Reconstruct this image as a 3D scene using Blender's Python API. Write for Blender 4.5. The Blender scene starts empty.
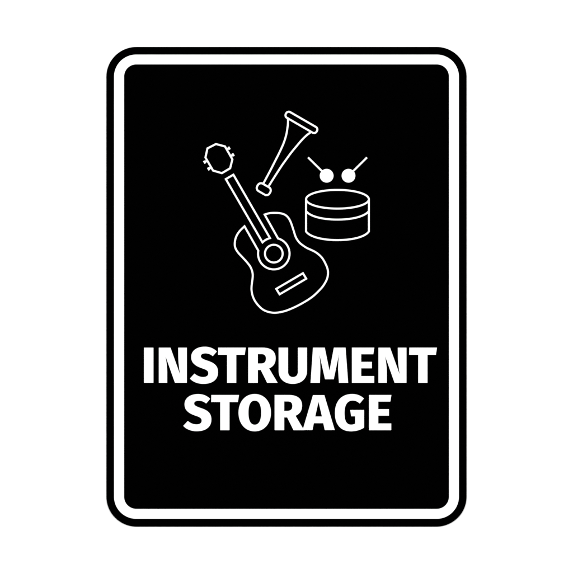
import bpy, math, re
from mathutils import Vector

# ------------------------------------------------------------------ camera, world, lamps
S = 0.000635                 # metres per unit of the sign drawing (the sign is 229 x 305 mm)
MID = 286.5                  # drawing centre
T_PLATE = 0.0008             # plate thickness
scene = bpy.context.scene
C = scene.collection

cam_d = bpy.data.cameras.new("camera")
cam = bpy.data.objects.new("camera", cam_d)
C.objects.link(cam)
DIST = 1.3
cam.location = (0, -(DIST + T_PLATE), 0)
cam.rotation_euler = (math.radians(90), 0, 0)
cam_d.sensor_width = 36
cam_d.lens = 36 * DIST / (573 * S)
cam_d.clip_start = 0.01
cam_d.clip_end = 100
scene.camera = cam

world = bpy.data.worlds.new("World")
scene.world = world
world.use_nodes = True
bg = world.node_tree.nodes["Background"]
bg.inputs["Color"].default_value = (1, 1, 1, 1)
bg.inputs["Strength"].default_value = 0.22

def lamp(name, loc, size, power):
    d = bpy.data.lights.new(name, 'AREA')
    d.shape = 'SQUARE'; d.size = size; d.energy = power
    o = bpy.data.objects.new(name, d)
    C.objects.link(o)
    o.location = loc
    o.rotation_euler = (Vector((0, 0, 0)) - Vector(loc)).to_track_quat('-Z', 'Y').to_euler()
LAMP = 46
lamp("studio_lamp", (-1.15, -2.1, 0.75), 0.9, LAMP)
lamp("studio_lamp", (1.15, -2.1, 0.75), 0.9, LAMP)

vs = scene.view_settings
vs.view_transform = 'Standard'
vs.look = 'None'
vs.exposure = 0
vs.gamma = 1
vs.use_curve_mapping = False

# ------------------------------------------------------------------ materials
def material(name, col, rough, spec, bump=0.0, bscale=900.0, vary=0.0):
    m = bpy.data.materials.new(name)
    m.use_nodes = True
    nt = m.node_tree
    p = nt.nodes["Principled BSDF"]
    p.inputs["Base Color"].default_value = (*col, 1)
    p.inputs["Roughness"].default_value = rough
    p.inputs["Specular IOR Level"].default_value = spec
    tc = nt.nodes.new("ShaderNodeTexCoord")
    if vary:
        n2 = nt.nodes.new("ShaderNodeTexNoise")
        n2.inputs["Scale"].default_value = 6
        r = nt.nodes.new("ShaderNodeValToRGB")
        r.color_ramp.elements[0].color = (*[c * (1 - vary) for c in col], 1)
        r.color_ramp.elements[1].color = (*col, 1)
        nt.links.new(tc.outputs["Object"], n2.inputs["Vector"])
        nt.links.new(n2.outputs["Fac"], r.inputs["Fac"])
        nt.links.new(r.outputs["Color"], p.inputs["Base Color"])
    if bump:
        n = nt.nodes.new("ShaderNodeTexNoise")
        n.inputs["Scale"].default_value = bscale
        n.inputs["Detail"].default_value = 3
        b = nt.nodes.new("ShaderNodeBump")
        b.inputs["Strength"].default_value = bump
        b.inputs["Distance"].default_value = 0.0002
        nt.links.new(tc.outputs["Object"], n.inputs["Vector"])
        nt.links.new(n.outputs["Fac"], b.inputs["Height"])
        nt.links.new(b.outputs["Normal"], p.inputs["Normal"])
    return m

M_WALL = material("white_wall_paint", (0.86, 0.86, 0.86), 0.7, 0.3, 0.05, 250, 0.012)
M_BLACK = material("black_plastic", (0.0002, 0.0002, 0.0002), 0.35, 0.0)
M_WHITE = material("white_print", (0.86, 0.86, 0.86), 0.5, 0.2)

# ------------------------------------------------------------------ helpers
def bez(p0, p1, p2, p3, n):
    for i in range(1, n + 1):
        t = i / n; u = 1 - t
        yield (u**3*p0[0] + 3*u*u*t*p1[0] + 3*u*t*t*p2[0] + t**3*p3[0],
               u**3*p0[1] + 3*u*u*t*p1[1] + 3*u*t*t*p2[1] + t**3*p3[1])

def parse(d, ox=0, oy=0, k=1.0, n=20):
    """M/L/C/Z path -> list of point lists, in drawing units"""
    out, cur = [], []
    for cmd, args in re.findall(r'([MLCZ])([^MLCZ]*)', d):
        v = [float(a) for a in re.findall(r'-?[\d.]+', args)]
        pts = list(zip(v[0::2], v[1::2]))
        if cmd == 'M':
            cur = list(pts); out.append(cur)
        elif cmd == 'L':
            cur += pts
        elif cmd == 'C':
            for i in range(0, len(pts), 3):
                cur += list(bez(cur[-1], *pts[i:i+3], n))
    return [[(ox + x / k, oy + y / k) for x, y in c] for c in out]

def solid(name, polys, y0, y1, mat, parent=None):
    """filled outlines (holes by even-odd) extruded from depth y0 to y1 in front of the wall"""
    cu = bpy.data.curves.new(name, 'CURVE')
    cu.dimensions = '2D'; cu.fill_mode = 'BOTH'
    cu.extrude = (y1 - y0) / 2
    for pl in polys:
        pl2 = [pl[0]]
        for q in pl[1:]:
            if math.dist(q, pl2[-1]) > 1e-3: pl2.append(q)
        if math.dist(pl2[0], pl2[-1]) < 1e-3: pl2.pop()
        sp = cu.splines.new('POLY')
        sp.points.add(len(pl2) - 1)
        for i, (x, y) in enumerate(pl2):
            sp.points[i].co = ((x - MID) * S, (MID - y) * S, 0, 1)
        sp.use_cyclic_u = True
    tmp = bpy.data.objects.new(name, cu)
    C.objects.link(tmp)
    dg = bpy.context.evaluated_depsgraph_get()
    me = bpy.data.meshes.new_from_object(tmp.evaluated_get(dg))
    bpy.data.objects.remove(tmp); bpy.data.curves.remove(cu)
    yc = -(y0 + y1) / 2
    for v in me.vertices:                       # stand the drawing up on the wall, facing -Y
        x, z, d = v.co
        v.co = (x, yc - d, z)
    me.materials.clear(); me.materials.append(mat)
    me.name = name
    o = bpy.data.objects.new(name, me)
    C.objects.link(o)
    if parent: o.parent = parent
    return o

def offset(pts, d, closed):
    n = len(pts); res = []
    for i in range(n):
        a = pts[i-1] if (i > 0 or closed) else None
        b = pts[i]
        c = pts[(i+1) % n] if (i < n-1 or closed) else None
        def nrm(p, q):
            l = math.dist(p, q); return (-(q[1]-p[1])/l, (q[0]-p[0])/l)
        if a is None: nx, ny = nrm(b, c); s = 1
        elif c is None: nx, ny = nrm(a, b); s = 1
        else:
            n1, n2 = nrm(a, b), nrm(b, c)
            mx, my = n1[0]+n2[0], n1[1]+n2[1]
            l = math.hypot(mx, my); nx, ny = mx/l, my/l
            s = 1 / max(0.35, nx*n1[0]+ny*n1[1])
        res.append((b[0]+nx*d*s, b[1]+ny*d*s))
    return res

W = 1.8                                          # line width of the pictograms
def clean(pts, closed):
    r = [pts[0]]
    for q in pts[1:]:
        if math.dist(q, r[-1]) > 0.02: r.append(q)
    if closed and math.dist(r[0], r[-1]) < 0.02: r.pop()
    return r
def stroke(pts, closed, w=W):
    pts = clean(pts, closed)
    a, b = offset(pts, w/2, closed), offset(pts, -w/2, closed)
    return [a, b] if closed else [a + b[::-1]]

def smooth_line(pts, it=60, step=0.5):
    """Catmull-Rom through the points, resampled evenly and relaxed, ends fixed"""
    P = [pts[0]] + list(pts) + [pts[-1]]
    fine = []
    for i in range(1, len(P)-2):
        p0, p1, p2, p3 = P[i-1:i+3]
        for j in range(20):
            t = j/20
            fine.append(tuple(0.5*((2*p1[k]) + (-p0[k]+p2[k])*t + (2*p0[k]-5*p1[k]+4*p2[k]-p3[k])*t*t
                              + (-p0[k]+3*p1[k]-3*p2[k]+p3[k])*t**3) for k in (0, 1)))
    fine.append(pts[-1])
    L = [0]
    for a, b in zip(fine, fine[1:]): L.append(L[-1] + math.dist(a, b))
    n = int(L[-1]/step); out = []; j = 0
    for i in range(n+1):
        s = L[-1]*i/n
        while j < len(L)-2 and L[j+1] < s: j += 1
        t = (s-L[j])/max(1e-9, L[j+1]-L[j])
        out.append((fine[j][0]+(fine[j+1][0]-fine[j][0])*t, fine[j][1]+(fine[j+1][1]-fine[j][1])*t))
    for r in range(it):                            # lambda/mu smoothing keeps the size
        f = 0.5 if r % 2 == 0 else -0.51
        out = [out[0]] + [tuple(out[i][k] + f*((out[i-1][k]+out[i+1][k])/2 - out[i][k]) for k in (0, 1))
                          for i in range(1, len(out)-1)] + [out[-1]]
    return out

def rrect(x0, y0, x1, y1, r, n=24):
    out = []
    for cx, cy, a0 in ((x1-r, y0+r, -90), (x1-r, y1-r, 0), (x0+r, y1-r, 90), (x0+r, y0+r, 180)):
        for i in range(n+1):
            a = math.radians(a0 + 90*i/n)
            out.append((cx + r*math.cos(a), cy + r*math.sin(a)))
    return out
def turned_rrect(cx, cy, a, b, r, deg):
    c, s = math.cos(math.radians(deg)), math.sin(math.radians(deg))
    return [(cx + x*c - y*s, cy + x*s + y*c) for x, y in rrect(-a, -b, a, b, r, 10)]
def arc(cx, cy, rx, ry, a0, a1, n=64):
    return [(cx + rx*math.cos(math.radians(a0+(a1-a0)*i/n)), cy + ry*math.sin(math.radians(a0+(a1-a0)*i/n)))
            for i in range(n+1)]
def ring(cx, cy, rx, ry): return arc(cx, cy, rx, ry, 0, 360, 96)[:-1]

def empty(name, parent=None, label=None):
    o = bpy.data.objects.new(name, None)
    o.empty_display_size = 0.02
    C.objects.link(o)
    if parent: o.parent = parent
    if label: o["label"] = label
    return o

# ------------------------------------------------------------------ the setting: the white wall behind
bpy_me = bpy.data.meshes.new("wall")
w, h, t = 4.0, 2.5, 0.1
v = [(x, y, z) for y in (0, t) for z in (-h, h) for x in (-w, w)]
bpy_me.from_pydata(v, [], [(0, 1, 3, 2), (4, 6, 7, 5), (0, 4, 5, 1), (2, 3, 7, 6), (0, 2, 6, 4), (1, 5, 7, 3)])
bpy_me.materials.append(M_WALL)
wall = bpy.data.objects.new("wall", bpy_me)
C.objects.link(wall)
wall["kind"] = "structure"
wall["label"] = "plain bright white wall behind the black sign"

# ------------------------------------------------------------------ the sign
sign = empty("storage_sign")
sign["label"] = "black upright sign with white border, music instrument drawings and bold white words INSTRUMENT STORAGE"
sign["category"] = "sign"

solid("back_plate", [rrect(106.35, 46.85, 466.6, 526.6, 30)], 0.0, T_PLATE, M_BLACK, sign)
F = T_PLATE - 0.00005        # raised white pieces are seated just into the plate face
def up(i=0): return T_PLATE + 0.00012 + 0.00003*i
solid("border_stripe", [rrect(114.1, 54.65, 458.85, 518.7, 22.1), rrect(124.05, 64.35, 449.0, 508.9, 12.2)],
      F, up(), M_WHITE, sign)

# ---- lettering
K = 573/44
GL = {
 'I': (140, 344, 11.46, "M45,41 L155,41 L155,445 L45,445 Z"),
 'N': (140, 344, 11.46, "M215,41 L350,41 L458,346 C448,280 440,220 438,150 L437,41 L538,41 L538,445 L400,445 L294,143 C305,210 313,270 313,330 L313,445 L215,445 Z"),
 'S': (185, 344, K, "M416,97 C376,57 322,34 258,34 C152,34 80,88 80,170 C80,240 125,285 225,318 C285,338 303,352 303,382 C303,412 278,429 238,429 C195,429 160,415 123,384 L62,450 C105,496 168,520 240,520 C358,520 431,464 431,368 C431,285 385,246 295,217 C225,194 207,180 207,158 C207,134 232,123 266,123 C302,123 332,134 362,160 Z"),
 'T': (215, 344, K, "M40,46 L402,46 L388,141 L278,141 L278,507 L156,507 L156,141 L38,141 Z"),
 'R': (245, 344, K, "M41,46 L225,46 C340,46 400,95 400,185 C400,250 372,293 315,318 L427,507 L288,507 L205,340 L168,340 L168,507 L41,507 Z M168,132 L215,132 C252,132 272,152 272,190 C272,232 250,253 210,253 L168,253 Z"),
 'U': (275, 344, K, "M46,46 L171,46 L171,360 C171,405 195,429 234,429 C273,429 297,405 297,360 L297,46 L418,46 L418,350 C418,455 340,520 232,520 C122,520 47,455 47,350 Z"),
 'M': (308, 344, K, "M64,46 L219,46 L280,348 L336,46 L490,46 L524,507 L402,507 L391,330 C392,275 394,210 403,136 L336,460 L221,460 L149,136 C159,210 162,275 162,330 L155,507 L32,507 Z"),
 'E': (348, 344, K, "M50,46 L344,46 L330,134 L173,134 L173,231 L312,231 L312,317 L173,317 L173,417 L342,417 L342,507 L50,507 Z"),
 'O': (235, 390, K, "M257,51 C382,51 469,153 469,295 C469,437 382,539 257,539 C132,539 45,437 45,295 C45,153 132,51 257,51 Z M257,139 C312,139 340,195 340,295 C340,395 312,451 257,451 C202,451 176,395 176,295 C176,195 202,139 257,139 Z"),
 'A': (300, 390, K, "M168,66 L318,66 L454,523 L322,523 L302,433 L181,433 L163,523 L33,523 Z M241,155 L285,344 L199,344 Z"),
 'G': (330, 390, K, "M443,110 C400,70 350,51 288,51 C150,51 63,145 63,300 C63,450 140,539 273,539 C340,539 400,520 445,490 L445,258 L262,258 L275,343 L326,343 L326,436 C312,446 295,450 275,450 C215,450 190,400 190,297 C190,190 230,138 295,138 C330,138 356,150 387,178 Z"),
}
DY = 47.35
def inset(polys, d):                              # trims the outlines by d, opening the counters as much
    out = []
    for i, p in enumerate(polys):
        p = clean(p, True)
        area = sum(a[0]*b[1] - b[0]*a[1] for a, b in zip(p, p[1:] + p[:1]))
        out.append(offset(p, d * (1 if area > 0 else -1) * (1 if i == 0 else -1), True))
    return out
def word(text, offs, label):
    e = empty("lettering", sign, label)
    for i, (ch, (dx, dy)) in enumerate(zip(text, offs)):
        ox, oy, k, d = GL[ch]
        o = solid("letter", inset(parse(d, ox+dx, oy+dy, k), 0.12), F, up(i % 2), M_WHITE, e)
        o["label"] = "bold white capital letter " + ch
word("INSTRUMENT", [(0, 0)]*8 + [(219.6, 0), (191.17, 0)], "bold white word INSTRUMENT, upper line of the sign")
word("STORAGE", [(-6.65, DY), (-6.8, DY), (0, 0), (26.4, DY), (0, 0), (0, 0), (17.05, DY)],
     "bold white word STORAGE, lower line of the sign")

# ---- guitar
def loc(ox, oy, k, *pts): return [(ox+x/k, oy+y/k) for x, y in pts]
K4 = 573/40
g = empty("guitar_pictogram", sign, "white line drawing of a guitar")
hx, hy, hr = 273.8, 253.64, 15.75
body_pts = [(264.66,214.56),(269.5,213.2),(274.4,212.85),(279.6,213.15),(284.2,214.4),(287.7,217.0),(290.3,221.2),(292.2,226.2),(293.8,231.2),
 (295.9,237.4),(299.0,242.1),(302.6,245.2),(306.75,247.9),(310.9,249.8),(315.1,251.9),(319.3,255),(322.8,258.9),(326.0,264.8),
 (327.6,269.2),(328,273),(327.4,277.6),(325.5,282.1),(322.3,287),(318.15,291.5),(313.3,296.0),(307.7,300),(300.7,304.1),
 (293.5,307.7),(286,310.7),(280,312.2),(274.9,312.8),(270.7,312.4),(266.5,311.3),(262.3,309.1),(258.15,305.2),(254.7,300.5),(252.6,295.6),
 (251.65,291),(251.5,287.6),(251.9,283.4),(252.5,279),(252.75,274.9),(252,270.7),(250.2,266.5),(246.75,262),(242.6,257.45),
 (238.4,252.9),(235.9,249.1),(234.8,245.2),(235.2,239.9),(237,235),(240.1,230.6),(244.5,226.3)]
a_left = math.degrees(math.atan2(250.7-hy, 258.4-hx))
a_right = math.degrees(math.atan2(238.4-hy, 278.1-hx))
outline = smooth_line(body_pts) + arc(hx, hy, hr, hr, a_left+360, a_right+360-360, 90)
solid("body_outline", stroke(outline, True), F, up(1), M_WHITE, g)
a0 = math.degrees(math.atan2(242.35-hy, 262.5-hx)); a1 = math.degrees(math.atan2(238.1-hy, 270.0-hx))
neck = [(225.84, 179.1), (233.4, 174.7)] + arc(hx, hy, 15.95, 15.95, a1, a0, 16)
solid("neck", stroke(neck, True), F, up(0), M_WHITE, g)
solid("sound_hole", stroke(ring(hx, hy, 8.85, 8.85), True), F, up(0), M_WHITE, g)
solid("bridge", stroke(loc(270, 265, K4, (89,342), (472,118), (519,196), (138,420)), True), F, up(0), M_WHITE, g)
solid("headstock", stroke(loc(200, 140, K4, (228,58), (358,92), (464,277), (432,405), (313,475), (187,438), (78,251), (107,120)), True),
      F, up(0), M_WHITE, g)
for (x, y, sx) in ((415, 118, 1), (473, 213, 1), (68, 316, -1), (125, 413, -1)):
    u = (sx*0.866, -sx*0.5); p = (0.5, 0.866)
    def q(a, b): return (200 + (x + u[0]*a + p[0]*b)/K4, 140 + (y + u[1]*a + p[1]*b)/K4)
    poly = [q(-26, -15), q(-9, -15), q(-9, -21), q(15, -21), q(15, 21), q(-9, 21), q(-9, 15), q(-26, 15)]
    solid("tuning_peg", [poly], F, up(2), M_WHITE, g)

# ---- horn
hn = empty("horn_pictogram", sign, "white line drawing of a straight horn")
left = smooth_line([(287.9,117.6),(288,122.4),(287.5,127.6),(286.3,134.6),(284.1,141.9),(281.6,147.9),(278.5,154.4),(275,161.3),(270.3,170.5),(266.9,176.9),(263.5,183.2)])
right = smooth_line([(311.3,131.8),(306.2,135.7),(301.4,140.5),(295.6,147.3),(290.7,153.3),(285.8,160),(282.0,165.3),(277.9,171.6),(273.4,178.6),(268.8,185.9)])
solid("tube", stroke(left, False), F, up(1), M_WHITE, hn)
solid("tube", stroke(right, False), F, up(1), M_WHITE, hn)
solid("bell_rim", stroke(turned_rrect(301.4, 122.4, 17.75, 3.3, 2.95, 30), True), F, up(0), M_WHITE, hn)
solid("mouthpiece", stroke(turned_rrect(263.75, 189.2, 7.15, 4.26, 3.6, 30), True), F, up(0), M_WHITE, hn)

# ---- drum
dr = empty("drum_pictogram", sign, "white line drawing of a drum")
cx, x0, x1 = 337.45, 306.05, 368.85
def low_arc(y):
    p = [(x0, y)] + list(bez((x0, y), (309.4, y+4.9), (321, y+8.6), (cx, y+8.6), 24))
    return p + [(2*cx - a, b) for a, b in p[-2::-1]]
solid("shell", stroke([(x0, 199.0)] + low_arc(231.5) + [(x1, 199.0)], False), F, up(0), M_WHITE, dr)
solid("hoop_line", stroke(low_arc(211.0), False), F, up(1), M_WHITE, dr)
solid("drumhead", stroke(ring(cx, 199.25, 31.4, 9.35), True), F, up(2), M_WHITE, dr)

# ---- drumsticks
for (bx, sx) in ((326.65, 308.1), (348.5, 366.95)):
    e = empty("drumstick_pictogram", sign, "white drumstick with a round head, handle to the upper " + ("left" if sx < bx else "right"))
    solid("handle", stroke([(sx, 157.5), (bx + (sx-bx)*0.2, 175.75 + (157.5-175.75)*0.2)], False), F, up(1), M_WHITE, e)
    solid("stick_head", [ring(bx, 175.75, 6.8, 6.8)], F, up(0), M_WHITE, e)
